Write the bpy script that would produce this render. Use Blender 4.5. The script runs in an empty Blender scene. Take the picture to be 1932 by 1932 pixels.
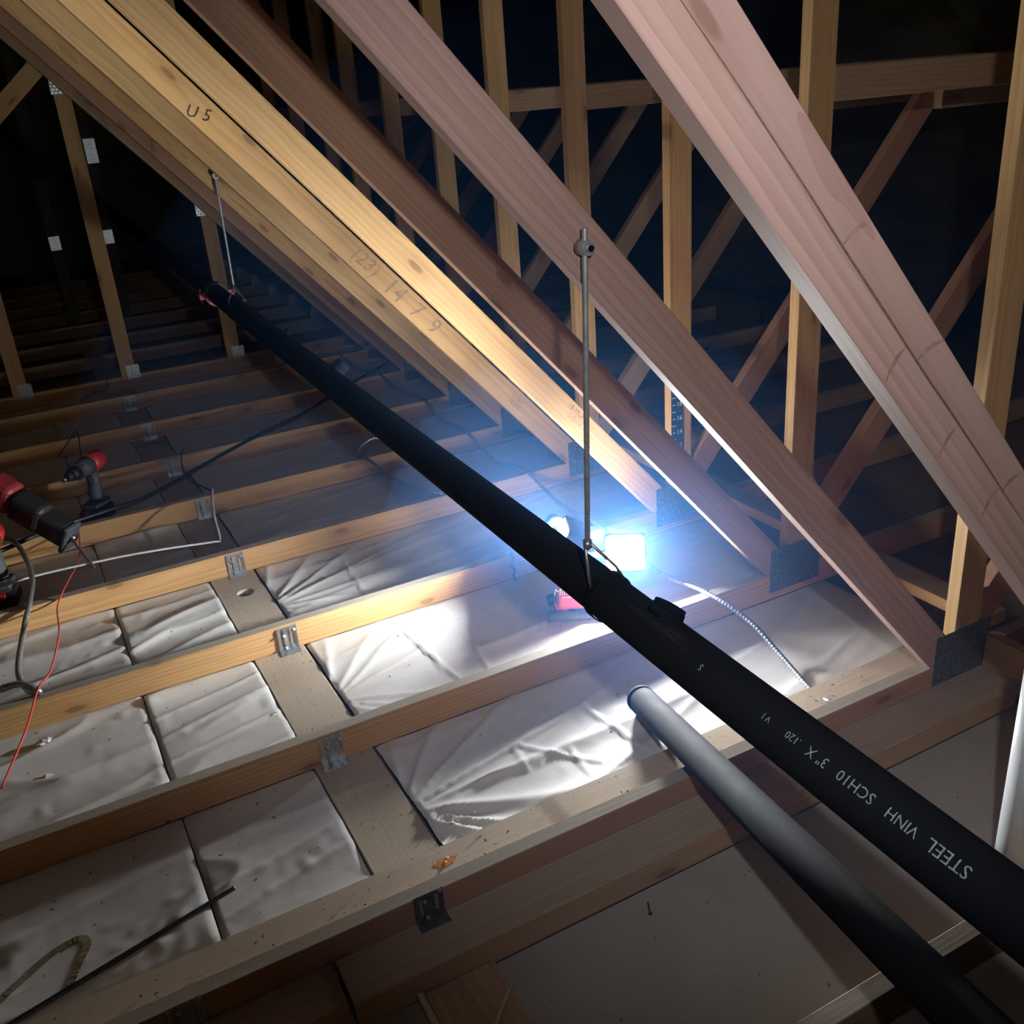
import bpy, bmesh, math, random
from mathutils import Vector, Matrix, noise, Quaternion
random.seed(7)
SC = bpy.context.scene
COL = SC.collection

# ------------------------------------------------------------------ camera, world, lights, exposure
R = ((0.879, -0.471, -0.073), (-0.249, -0.324, -0.913), (0.406, 0.821, -0.402))   # world -> camera axes
cam_d = bpy.data.cameras.new('camera')
cam = bpy.data.objects.new('camera', cam_d); COL.objects.link(cam)
cam_d.sensor_width = 36.0
cam_d.lens = 36.0 * 1820.18 / 1932.0
cam_d.clip_start = 0.02
rx = Vector(R[0]).normalized(); rz = Vector(R[2]).normalized(); ry = rz.cross(rx).normalized(); rx = ry.cross(rz)
m = Matrix((rx, -ry, -rz)).transposed().to_4x4()
m.translation = Vector((-1.2467, -0.7704, 1.4309))
cam.matrix_world = m
SC.camera = cam

world = bpy.data.worlds.new('attic_dark'); SC.world = world
world.use_nodes = True
wb = world.node_tree.nodes['Background']
wb.inputs[0].default_value = (0.5, 0.5, 0.6, 1); wb.inputs[1].default_value = 0.004

# the photographer's head lamp, just above and right of the phone
sp = bpy.data.lights.new('head_lamp_beam', 'SPOT'); sp.energy = 23.0; sp.color = (0.93, 0.96, 1.0)
sp.spot_size = math.radians(88); sp.spot_blend = 0.75; sp.shadow_soft_size = 0.025
spo = bpy.data.objects.new('head_lamp_beam', sp); COL.objects.link(spo)
spo.location = (-1.08, -0.80, 1.62)
spo.rotation_euler = (Vector((0.02, 0.60, 1.00)) - spo.location).to_track_quat('-Z', 'Y').to_euler()

SC.view_settings.view_transform = 'Standard'
SC.view_settings.look = 'None'
SC.view_settings.exposure = 1.02
SC.view_settings.gamma = 1.0
SC.view_settings.use_curve_mapping = False
SC.cycles.use_denoising = True
SC.cycles.max_bounces = 4
SC.cycles.diffuse_bounces = 4
SC.cycles.glossy_bounces = 2
SC.cycles.use_adaptive_sampling = True
SC.cycles.adaptive_threshold = 0.12
SC.cycles.adaptive_min_samples = 16
SC.cycles.use_light_tree = False
SC.cycles.caustics_reflective = False
SC.cycles.caustics_refractive = False
SC.cycles.volume_bounces = 0
SC.cycles.sample_clamp_indirect = 6.0
LAMP = 560.0          # radiance of the work light's LED panels
GLARE = ((1.55, .018, 'added thin volume for faint blue lens glare far around the work light'), (.70, .06, 'added volume for blue lens glare close around the work light'))

# ------------------------------------------------------------------ materials
MATS = {}
def mat(name):
    mt = bpy.data.materials.new(name); mt.use_nodes = True
    MATS[name] = mt
    nt = mt.node_tree
    return mt, nt, nt.nodes['Principled BSDF']
def N(nt, kind, **kw):
    n = nt.nodes.new(kind)
    for k, v in kw.items(): setattr(n, k, v)
    return n
def mix(nt, fac, a, b, mode='MIX'):
    n = N(nt, 'ShaderNodeMix', data_type='RGBA', blend_type=mode)
    for sock, v in ((0, fac), (6, a), (7, b)):
        if hasattr(v, 'is_output'): nt.links.new(v, n.inputs[sock])
        else: n.inputs[sock].default_value = v if not isinstance(v, tuple) else (*v, 1)[:4]
    return n.outputs[2]
def math_(nt, op, a, b=None, c=None, clamp=False):
    n = N(nt, 'ShaderNodeMath', operation=op); n.use_clamp = clamp
    for i, v in enumerate((a, b, c)):
        if v is None: continue
        if hasattr(v, 'is_output'): nt.links.new(v, n.inputs[i])
        else: n.inputs[i].default_value = v
    return n.outputs[0]
def ramp(nt, fac, a, b):
    n = N(nt, 'ShaderNodeMapRange', interpolation_type='SMOOTHSTEP')
    nt.links.new(fac, n.inputs[0]); n.inputs[1].default_value = a; n.inputs[2].default_value = b
    return n.outputs[0]
CACHE = {}
def coords(nt, scale, rnd=True):
    key = (id(nt), rnd)
    if key not in CACHE: CACHE[key] = N(nt, 'ShaderNodeTexCoord').outputs['Object']; fresh = True
    else: fresh = False
    src = CACHE[key]
    if rnd and fresh:
        oi = N(nt, 'ShaderNodeObjectInfo')
        add = N(nt, 'ShaderNodeVectorMath', operation='ADD')
        comb = N(nt, 'ShaderNodeCombineXYZ')
        r1 = math_(nt, 'MULTIPLY', oi.outputs['Random'], 41.0)
        r2 = math_(nt, 'SUBTRACT', math_(nt, 'FRACT', math_(nt, 'MULTIPLY', oi.outputs['Random'], 17.3)), 0.5)
        r3 = math_(nt, 'SUBTRACT', math_(nt, 'FRACT', math_(nt, 'MULTIPLY', oi.outputs['Random'], 91.7)), 0.5)
        nt.links.new(r1, comb.inputs[0]); nt.links.new(math_(nt, 'MULTIPLY', r2, .12), comb.inputs[1]); nt.links.new(math_(nt, 'MULTIPLY', r3, .12), comb.inputs[2])
        nt.links.new(src, add.inputs[0]); nt.links.new(comb.outputs[0], add.inputs[1]); src = CACHE[key] = add.outputs[0]
    mp = N(nt, 'ShaderNodeMapping'); nt.links.new(src, mp.inputs[0]); mp.inputs[3].default_value = scale
    return mp.outputs[0]
def noise_t(nt, vec, scale, detail=3, rough=.55):
    n = N(nt, 'ShaderNodeTexNoise'); nt.links.new(vec, n.inputs['Vector'])
    n.inputs['Scale'].default_value = scale; n.inputs['Detail'].default_value = detail; n.inputs['Roughness'].default_value = rough
    return n.outputs[0]
def bump(nt, bs, h, strength, dist=.002):
    b = N(nt, 'ShaderNodeBump'); b.inputs['Strength'].default_value = strength; b.inputs['Distance'].default_value = dist
    nt.links.new(h, b.inputs['Height']); nt.links.new(b.outputs[0], bs.inputs['Normal'])

def wood(name, light, dark, knot=(.16, .07, .03), rings=26, gray=0.0, rough=.62, specks=0.0):
    mt, nt, bs = mat(name)
    v = coords(nt, (.22, 1, 1))
    w = N(nt, 'ShaderNodeTexWave', wave_type='RINGS', rings_direction='X', wave_profile='SAW')
    nt.links.new(v, w.inputs[0]); w.inputs['Scale'].default_value = rings; w.inputs['Distortion'].default_value = 4.0
    w.inputs['Detail'].default_value = 1.5; w.inputs['Detail Scale'].default_value = .9; w.inputs['Detail Roughness'].default_value = .5
    fine = noise_t(nt, coords(nt, (5, 160, 160)), 1.0, 2)
    big = noise_t(nt, coords(nt, (1.1, 7, 7)), 1.0, 2)
    g = math_(nt, 'ADD', math_(nt, 'MULTIPLY', w.outputs[1], .42), math_(nt, 'MULTIPLY', fine, .55))
    c = mix(nt, ramp(nt, g, .15, .9), light, dark)
    c = mix(nt, math_(nt, 'MULTIPLY', ramp(nt, big, .35, .7), .35), c, tuple(x * .72 for x in dark))
    vo = N(nt, 'ShaderNodeTexVoronoi', voronoi_dimensions='2D'); vo.inputs['Scale'].default_value = 1.0
    s3 = N(nt, 'ShaderNodeSeparateXYZ'); nt.links.new(coords(nt, (3.6, 1, 10.5)), s3.inputs[0])
    c3 = N(nt, 'ShaderNodeCombineXYZ'); nt.links.new(s3.outputs[0], c3.inputs[0]); nt.links.new(math_(nt, 'ADD', s3.outputs[2], math_(nt, 'MULTIPLY', fine, .12)), c3.inputs[1]); nt.links.new(c3.outputs[0], vo.inputs['Vector'])
    sep = N(nt, 'ShaderNodeSeparateColor'); nt.links.new(vo.outputs['Color'], sep.inputs[0])
    pick = math_(nt, 'GREATER_THAN', sep.outputs[0], .72)
    kn = math_(nt, 'MULTIPLY', math_(nt, 'SUBTRACT', 1.0, ramp(nt, vo.outputs['Distance'], .06, .13)), pick)
    c = mix(nt, math_(nt, 'MULTIPLY', kn, .75), c, knot)
    halo = math_(nt, 'MULTIPLY', math_(nt, 'SUBTRACT', 1.0, ramp(nt, vo.outputs['Distance'], .12, .36)), pick)
    c = mix(nt, math_(nt, 'MULTIPLY', halo, .3), c, tuple(x * .7 for x in dark))
    if gray > 0: c = mix(nt, gray, c, (.42, .39, .33))
    if specks > 0:
        s = noise_t(nt, coords(nt, (60, 90, 90)), 1.0, 4, .7)
        c = mix(nt, math_(nt, 'MULTIPLY', ramp(nt, s, .62, .7), specks), c, (.14, .1, .07))
    nt.links.new(c, bs.inputs['Base Color']); bs.inputs['Roughness'].default_value = rough
    bs.inputs['Specular IOR Level'].default_value = .25
    bump(nt, bs, g, .35, .0012)
    return mt
def plain(name, col, rough=.5, metal=0.0, var=.15, scale=40, bmp=0.0, spec=.5):
    mt, nt, bs = mat(name)
    n = noise_t(nt, coords(nt, (1, 1, 1)), scale, 4)
    c = mix(nt, ramp(nt, n, .3, .7), tuple(x * (1 - var) for x in col), tuple(min(1, x * (1 + var)) for x in col))
    nt.links.new(c, bs.inputs['Base Color']); bs.inputs['Roughness'].default_value = rough; bs.inputs['Metallic'].default_value = metal
    bs.inputs['Specular IOR Level'].default_value = spec
    if bmp: bump(nt, bs, n, bmp)
    return mt

W_YEL = wood('lumber_yellow', (.63, .405, .19), (.50, .295, .12))
W_ORG = wood('lumber_orange', (.64, .395, .18), (.48, .265, .10))
W_PINK = wood('lumber_pink_fir', (.52, .335, .285), (.40, .235, .195), rings=20, knot=(.22, .1, .08))
W_RED = wood('lumber_red_fir', (.46, .27, .17), (.37, .195, .115))
W_BRN = wood('lumber_brown', (.43, .29, .18), (.33, .205, .12))
W_DUST = wood('lumber_dusty_top', (.56, .48, .36), (.44, .36, .26), gray=.45, specks=.5, rough=.85)
W_PLATE = wood('lumber_plate_tan', (.60, .50, .37), (.52, .42, .30), gray=.25, specks=.7, rough=.85)
W_PLK = wood('lumber_plank_brown', (.44, .35, .26), (.36, .27, .19), specks=.4, rough=.8)
W_SHADE = wood('lumber_shaded', (.035, .028, .02), (.025, .018, .012))  # near-black colour stands in for the shadow on the far posts
WHORL = plain('knot_ridge', (.37, .215, .175), .6, 0, .25, 60)
W_DARK = wood('lumber_dark', (.22, .14, .09), (.15, .09, .055))
GALV = plain('galvanised_steel', (.52, .55, .57), .38, .85, .18, 90, .1)
GALV_D = plain('nail_plate_steel', (.30, .32, .34), .45, .8, .25, 120, .1)
STEEL_SHADE = plain('shaded_steel', (.13, .12, .11), .6, .6, .3, 60)  # dark version of the clip steel, with shade put into its colour
STEEL = plain('zinc_rod_steel', (.46, .48, .49), .4, .55, .15, 60)
CHROME = plain('bright_steel', (.7, .7, .7), .2, 1.0, .05)
PIPE, nt, bs = mat('black_pipe_paint')
n1 = noise_t(nt, coords(nt, (26, 2.2, 26), False), 1.0, 5, .7)
n2 = noise_t(nt, coords(nt, (5, 5, 5), False), 1.0, 4)
sc_ = math_(nt, 'MULTIPLY', ramp(nt, n1, .6, .8), ramp(nt, n2, .45, .7))
nt.links.new(mix(nt, math_(nt, 'MULTIPLY', sc_, .4), (.012, .014, .018), (.085, .083, .08)), bs.inputs['Base Color'])
nt.links.new(math_(nt, 'ADD', .72, math_(nt, 'MULTIPLY', n1, .2)), bs.inputs['Roughness'])
bs.inputs['Specular IOR Level'].default_value = .07
ge = N(nt, 'ShaderNodeNewGeometry'); sx = N(nt, 'ShaderNodeSeparateXYZ'); nt.links.new(ge.outputs['Normal'], sx.inputs[0])
du = math_(nt, 'MULTIPLY', ramp(nt, math_(nt, 'ADD', sx.outputs[2], math_(nt, 'MULTIPLY', math_(nt, 'SUBTRACT', n1, .5), .25)), .90, 1.0), math_(nt, 'MULTIPLY', ramp(nt, n2, .3, .7), .14))
nt.links.new(mix(nt, du, bs.inputs['Base Color'].links[0].from_socket, (.30, .25, .19)), bs.inputs['Base Color'])
BLACK = plain('black_plastic', (.018, .018, .02), .5, 0, .2)
DGREY = plain('grey_rubber', (.07, .075, .08), .6, 0, .2)
RED = plain('red_plastic', (.55, .03, .035), .42, 0, .12)
RED_SHADE = plain('shaded_red_plastic', (.22, .025, .03), .45, 0, .15)  # red plastic darkened: the saw housing's shade is in the colour
REDW = plain('red_wire_jacket', (.62, .07, .05), .5, 0, .05)
WHITEC = plain('white_cable_jacket', (.72, .7, .66), .5, 0, .05)
BLACKC = plain('black_cable_jacket', (.015, .015, .017), .45, 0, .1)
PVC = plain('white_pvc', (.8, .82, .84), .35, 0, .03)
INK = plain('black_ink', (.03, .022, .018), .8, 0, .1)
PENCIL = plain('pencil_ink', (.34, .2, .1), .8, 0, .2)
STENCIL = plain('white_stencil_ink', (.36, .41, .44), .7, 0, .35, 300)
LOGO = plain('white_logo', (.85, .85, .85), .5, 0, .02)
RULER = plain('blue_ruler_card', (.03, .07, .16), .5, 0, .05)
MARKM = plain('brown_mark', (.27, .21, .13), .6, 0, .15, 18)
ORANGE = plain('orange_resin', (.62, .24, .05), .4, 0, .3, 120)

def poly_mat(name, col):
    mt, nt, bs = mat(name)
    n = noise_t(nt, coords(nt, (9, 9, 9)), 1.0, 4)
    s = noise_t(nt, coords(nt, (70, 70, 70)), 1.0, 5, .75)
    c = mix(nt, ramp(nt, n, .35, .7), col, tuple(x * .93 for x in col))
    c = mix(nt, math_(nt, 'MULTIPLY', ramp(nt, s, .66, .72), .35), c, (.25, .22, .18))
    nt.links.new(c, bs.inputs['Base Color'])
    bs.inputs['Roughness'].default_value = .45; bs.inputs['Specular IOR Level'].default_value = .4
    bump(nt, bs, noise_t(nt, coords(nt, (22, 34, 22)), 1.0, 4), .25, .002)
    return mt
POLY = poly_mat('white_poly_film', (.70, .69, .66))
SHEET, nt, bs = mat('grey_ceiling_board')
a = noise_t(nt, coords(nt, (3, 3, 3), False), 1.0, 5)
b = noise_t(nt, coords(nt, (180, 180, 180), False), 1.0, 3)
c = mix(nt, ramp(nt, a, .3, .7), (.36, .335, .30), (.30, .275, .24))
c = mix(nt, math_(nt, 'MULTIPLY', ramp(nt, b, .58, .7), .35), c, (.2, .17, .14))
nt.links.new(c, bs.inputs['Base Color']); bs.inputs['Roughness'].default_value = .8
bump(nt, bs, b, .2, .001)
FLOORB = wood('subfloor_brown', (.30, .22, .16), (.22, .155, .11), rings=9, rough=.8)
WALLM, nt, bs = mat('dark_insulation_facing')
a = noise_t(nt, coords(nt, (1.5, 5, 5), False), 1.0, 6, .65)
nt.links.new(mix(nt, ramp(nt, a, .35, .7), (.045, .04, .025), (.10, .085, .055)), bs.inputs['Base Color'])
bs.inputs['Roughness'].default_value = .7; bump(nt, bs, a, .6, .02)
LED, nt, bs = mat('led_panel')
bs.inputs['Base Color'].default_value = (1, 1, 1, 1)
bs.inputs['Emission Color'].default_value = (.92, .96, 1.0, 1); bs.inputs['Emission Strength'].default_value = LAMP

LED_HI = LED.copy(); LED_HI.name = 'led_panel_side'; LED_HI.node_tree.nodes['Principled BSDF'].inputs['Emission Strength'].default_value = LAMP * 2.3
LED_DIM = LED.copy(); LED_DIM.name = 'led_panel_dim'; LED_DIM.node_tree.nodes['Principled BSDF'].inputs['Emission Strength'].default_value = LAMP * .22

# ------------------------------------------------------------------ object helpers
def link(name, me, parent=None, mw=None, inv=None):
    o = bpy.data.objects.new(name, me); COL.objects.link(o)
    if mw is not None: o.matrix_basis = mw
    if parent is not None:
        o.parent = parent; o.matrix_parent_inverse = WM[parent.name].inverted()
    WM[o.name] = (mw.copy() if mw is not None else Matrix.Identity(4))
    return o
WM = {}
def tag(o, label, cat=None, group=None, kind=None):
    o['label'] = label
    if cat: o['category'] = cat
    if group: o['group'] = group
    if kind: o['kind'] = kind
    return o
def empty(name, loc, label, cat, group=None):
    mw = Matrix.Translation(Vector(loc))
    o = link(name, None, None, mw); o.empty_display_size = .05
    return tag(o, label, cat, group)
def struct(o): o['kind'] = 'structure'; return o
def to_mesh(bm, name, mats, smooth=False):
    me = bpy.data.meshes.new(name)
    bmesh.ops.recalc_face_normals(bm, faces=bm.faces)
    if smooth:
        for f in bm.faces: f.smooth = True
    bm.to_mesh(me); bm.free()
    for mt in (mats if isinstance(mats, (list, tuple)) else [mats]): me.materials.append(mt)
    return me
def box_bm(sx, sy, sz, bev=.0015):
    bm = bmesh.new(); bmesh.ops.create_cube(bm, size=1.0)
    bmesh.ops.scale(bm, vec=(sx, sy, sz), verts=bm.verts)
    if bev: bmesh.ops.bevel(bm, geom=bm.edges[:], offset=bev, segments=(3 if bev >= .006 else 1), profile=.5, affect='EDGES')
    return bm
def box(name, lo, hi, mt, parent=None, bev=.0015, axis=None, top=None):
    """axis-aligned board lo..hi, its local x along the longest side so that the grain follows it"""
    lo, hi = Vector(lo), Vector(hi); s = hi - lo; c = (lo + hi) / 2
    k = axis if axis is not None else max(range(3), key=lambda i: s[i])
    rot = (Matrix.Identity(3), Matrix(((0, -1, 0), (1, 0, 0), (0, 0, 1))), Matrix(((0, 0, 1), (0, 1, 0), (-1, 0, 0))))[k]
    d = (s, Vector((s.y, s.x, s.z)), Vector((s.z, s.y, s.x)))[k]
    bm = box_bm(*d, bev)
    mw = Matrix.Translation(c) @ rot.to_4x4()
    if top is not None:
        bm.normal_update()
        for f in bm.faces:
            if (rot @ f.normal).z > .9: f.material_index = 1
    return link(name, to_mesh(bm, name, [mt] + ([top] if top is not None else [])), parent, mw)
def prism(name, pts, y0, y1, mt, parent, long_dir, bev=.0015):
    """polygon in the XZ plane extruded from y0 to y1; local x along long_dir (grain)"""
    a = math.atan2(long_dir[1], long_dir[0])
    rot = Matrix.Rotation(-a, 3, 'Y')
    c = Vector((sum(p[0] for p in pts) / len(pts), (y0 + y1) / 2, sum(p[1] for p in pts) / len(pts)))
    inv = rot.transposed()
    bm = bmesh.new()
    v0 = [bm.verts.new(inv @ (Vector((x, y0, z)) - c)) for x, z in pts]
    v1 = [bm.verts.new(inv @ (Vector((x, y1, z)) - c)) for x, z in pts]
    bm.faces.new(v0); bm.faces.new(v1[::-1]); n = len(pts)
    for i in range(n): bm.faces.new((v0[i], v0[(i + 1) % n], v1[(i + 1) % n], v1[i]))
    bmesh.ops.recalc_face_normals(bm, faces=bm.faces)
    if bev: bmesh.ops.bevel(bm, geom=bm.edges[:], offset=bev, segments=1, profile=.5, affect='EDGES')
    return link(name, to_mesh(bm, name, mt), parent, Matrix.Translation(c) @ rot.to_4x4())
def cyl_bm(bm, p0, p1, r0, r1=None, seg=24, caps=True):
    p0, p1 = Vector(p0), Vector(p1); r1 = r0 if r1 is None else r1
    q = (p1 - p0).to_track_quat('Z', 'Y')
    ring = []
    for p, r in ((p0, r0), (p1, r1)):
        ring.append([bm.verts.new(p + q @ Vector((r * math.cos(2 * math.pi * i / seg), r * math.sin(2 * math.pi * i / seg), 0))) for i in range(seg)])
    for i in range(seg):
        f = bm.faces.new((ring[0][i], ring[0][(i + 1) % seg], ring[1][(i + 1) % seg], ring[1][i])); f.smooth = True
    if caps: bm.faces.new(ring[0][::-1]); bm.faces.new(ring[1])
def cyl(name, p0, p1, r, mt, parent=None, r1=None, seg=24):
    p0, p1 = Vector(p0), Vector(p1)
    bm = bmesh.new(); cyl_bm(bm, (0, 0, 0), p1 - p0, r, r1, seg)
    return link(name, to_mesh(bm, name, mt), parent, Matrix.Translation(p0))
def catmull(pts, n=8):
    pts = [Vector(p) for p in pts]; out = []
    P = [pts[0] * 2 - pts[1]] + pts + [pts[-1] * 2 - pts[-2]]
    for i in range(1, len(P) - 2):
        for k in range(n):
            t = k / n
            out.append(.5 * ((2 * P[i]) + (P[i + 1] - P[i - 1]) * t + (2 * P[i - 1] - 5 * P[i] + 4 * P[i + 1] - P[i + 2]) * t * t + (3 * P[i] - P[i - 1] - 3 * P[i + 1] + P[i + 2]) * t ** 3))
    out.append(pts[-1]); return out
def tube_bm(bm, path, rad, seg=10, rfun=None):
    up = Vector((0, 0, 1)); rings = []
    n = len(path)
    x = None
    for i, p in enumerate(path):
        t = (path[min(i + 1, n - 1)] - path[max(i - 1, 0)]).normalized()
        if x is None: x = t.orthogonal().normalized()
        x = (x - t * x.dot(t)).normalized(); y = t.cross(x)
        r = rfun(i) if rfun else rad
        rings.append([bm.verts.new(p + (x * math.cos(2 * math.pi * k / seg) + y * math.sin(2 * math.pi * k / seg)) * r) for k in range(seg)])
    for a, b in zip(rings, rings[1:]):
        for k in range(seg):
            f = bm.faces.new((a[k], a[(k + 1) % seg], b[(k + 1) % seg], b[k])); f.smooth = True
    bm.faces.new(rings[0][::-1]); bm.faces.new(rings[-1])
def tube(name, pts, rad, mt, parent=None, seg=10, n=8, armor=False):
    path = catmull(pts, n) if n else [Vector(p) for p in pts]
    o0 = path[0].copy()
    path = [p - o0 for p in path]
    rf = None
    if armor:
        out = [path[0]]; L = 0; step = rad * .45
        for a, b in zip(path, path[1:]):
            d = (b - a).length; k = max(1, int(d / step))
            for j in range(1, k + 1): out.append(a.lerp(b, j / k))
        path = out; rf = lambda i: rad * (1.0 if i % 3 else .80)
    bm = bmesh.new(); tube_bm(bm, path, rad, seg, rf)
    return link(name, to_mesh(bm, name, mt), parent, Matrix.Translation(o0))
def text_mesh(body, size, align='CENTER', shear=0.0):
    cu = bpy.data.curves.new('lettering', 'FONT'); cu.body = body; cu.size = size; cu.align_x = align; cu.align_y = 'CENTER'; cu.shear = shear
    cu.resolution_u = 2
    o = bpy.data.objects.new('lettering', cu); COL.objects.link(o)
    dg = bpy.context.evaluated_depsgraph_get()
    me = bpy.data.meshes.new_from_object(o.evaluated_get(dg))
    bpy.data.objects.remove(o); bpy.data.curves.remove(cu)
    return me
def text_on(name, body, size, origin, xdir, normal, mt, parent, shear=0.0):
    me = text_mesh(body, size, shear=shear); me.materials.clear(); me.materials.append(mt); me.name = name
    x = Vector(xdir).normalized(); z = Vector(normal).normalized(); x = (x - z * x.dot(z)).normalized(); y = z.cross(x)
    mw = Matrix((x, y, z)).transposed().to_4x4(); mw.translation = Vector(origin)
    return link(name, me, parent, mw)

# ------------------------------------------------------------------ trusses
T = 0.036                       # lumber thickness
H = 0.0854                      # chord height
ANG = 0.8497; TA = math.tan(ANG)
DY = {0: 0.0, 1: .006, 2: .010, 3: 0, 4: .010, 5: .014, 6: .011, 7: .038, 8: .057, 9: -.08}
def TY(i): return .61 * i + DY.get(i, 0.03)
def DX(i): return .013 * (TY(i) - .6)

def nail_plate_mesh(w, h, nx, nz):
    """steel connector plate with rows of punched teeth, in the XZ plane facing -Y"""
    bm = box_bm(w, .0012, h, 0)
    for i in range(nx):
        for j in range(nz):
            x = -w / 2 + (i + .5 + (.12 if j % 2 else -.12)) * w / nx; z = -h / 2 + (j + .5) * h / nz
            a, b = w / nx * .27, h / nz * .2
            vs = [bm.verts.new((x + dx, -.0007 - dy, z + dz)) for dx, dy, dz in ((-a, 0, -b), (a, 0, -b), (a, .0016, b), (-a, .0016, b))]
            bm.faces.new(vs)
    return to_mesh(bm, 'nail_plate', GALV_D)
NP_BIG = nail_plate_mesh(.20, .148, 8, 19)
NP_SMALL = nail_plate_mesh(.075, .10, 4, 8)
NP_SMALL.materials[0] = GALV
NP_TOP = nail_plate_mesh(.08, .17, 4, 10); NP_TOP.materials[0] = GALV
def plate_at(me, x, y, z, parent):
    return link('nail_plate', me, parent, Matrix.Translation((x, y, z)))

TLAB = {0: 'nearest roof truss crossing the upper right corner with a split pink diagonal board',
 1: 'roof truss with the pink wavy-grained diagonal that the front hanger rod hangs on',
 2: 'roof truss with the reddish brown diagonal and lamp-lit post left of the big nail plate',
 3: 'roof truss just behind the work light, a blue ruler on its post',
 4: 'roof truss whose yellow diagonal carries pencilled numbers',
 5: 'roof truss two behind the one with the blue ruler, yellow diagonal',
 6: 'roof truss carrying the far hanger rod on its diagonal',
 7: 'roof truss with the lowest clearly lit diagonal, behind the far hanger rod',
 8: 'roof truss right in front of the one with short left-hand posts',
 9: 'roof truss with upright posts standing on its chord at the left',
 10: 'dim roof truss chord directly behind the posts at the left',
 11: 'dim roof truss chord, second behind the left-hand posts',
 12: 'far dark roof truss with small bright nail plates on thin posts',
 13: 'dark roof truss chord just beyond the small bright far plates',
 14: 'dark roof truss chord, second beyond the small bright far plates',
 15: 'last but one dark roof truss chord before the far wall',
 16: 'farthest dark roof truss chord in front of the far wall'}
CH = {0: W_BRN, 1: W_RED, 2: W_ORG, 3: W_ORG, 4: W_ORG, 5: W_ORG, 6: W_YEL, 7: W_ORG, 8: W_YEL, 9: W_ORG}
DG = {0: W_PINK, 1: W_PINK, 2: W_RED, 3: W_YEL, 4: W_ORG, 5: W_YEL, 6: W_ORG, 7: W_RED, 8: W_BRN}
TR = {}
ZTOP = 2.45
def diag(i, root, y):
    dx = DX(i); xa = .5897 + dx; xp = .667 + dx
    n = (math.sin(ANG), math.cos(ANG)); w = .097 if i == 0 else .0875
    ux, uz = xa + n[0] * w, n[1] * w
    zt = ZTOP
    if i == 0:
        # board with a long drying split along its middle: two halves with a narrow groove between them
        pts = [(xa, 0), (xp, 0), (xp, uz - (xp - ux) * TA), (ux - (zt - uz) / TA, zt), (xa - zt / TA, zt)]
        o = prism('diagonal_web', pts, y, y + T, DG[i], root, (-1, TA))
        bm = bmesh.new()
        d = Vector((-math.cos(ANG), 0, math.sin(ANG))); nn = Vector((n[0], 0, n[1]))
        base = Vector((xa, y, 0)) + nn * (w * .53)
        top_, bot = [], []
        for k in range(60):
            s = 1.02 + k * .018
            f = min(1, (s - 1.0) / .25) * min(1, max(.15, (2.15 - s) / .6))
            p = base + d * s + nn * (.004 * noise.noise(Vector((s * 2.2, 1, 0))) + .0012 * noise.noise(Vector((s * 9, 5, 0))))
            hw = .0016 * f
            top_.append(bm.verts.new(p + nn * hw + Vector((0, -.0006, 0)))); bot.append(bm.verts.new(p - nn * hw + Vector((0, -.0006, 0))))
        for k in range(59): bm.faces.new((bot[k], bot[k + 1], top_[k + 1], top_[k]))
        g = link('drying_split', to_mesh(bm, 'drying_split', W_DARK), o, Matrix.Identity(4)); tag(g, 'dark drying split along the board')
        for s, u0, u1, tw in ((1.13, .53, .98, -.35), (1.28, .05, .5, .2), (1.42, .53, .98, -.45), (1.44, .04, .5, .25), (1.13, .05, .5, .3), (1.62, .55, .98, -.3)):
            bm = bmesh.new(); A, B = [], []
            for k in range(9):
                t = k / 8; u = u0 + (u1 - u0) * t
                p = Vector((xa, y - .0005, 0)) + nn * (w * u) + d * (s + tw * w * (u - u0) * .8 + .004 * math.sin(t * 3.1))
                hw = .0035 * (.35 + math.sin(t * 3.14) * .65)
                A.append(bm.verts.new(p + d * hw)); B.append(bm.verts.new(p - d * hw))
            for k in range(8): bm.faces.new((B[k], B[k + 1], A[k + 1], A[k]))
            link('knot_whorl', to_mesh(bm, 'knot_whorl', WHORL), o, Matrix.Identity(4))
        return o
    pts = [(xa, 0), (xp, 0), (xp, uz - (xp - ux) * TA), (ux - (zt - uz) / TA, zt), (xa - zt / TA, zt)]
    return prism('diagonal_web', pts, y, y + T, DG[i], root, (-1, TA))

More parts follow.
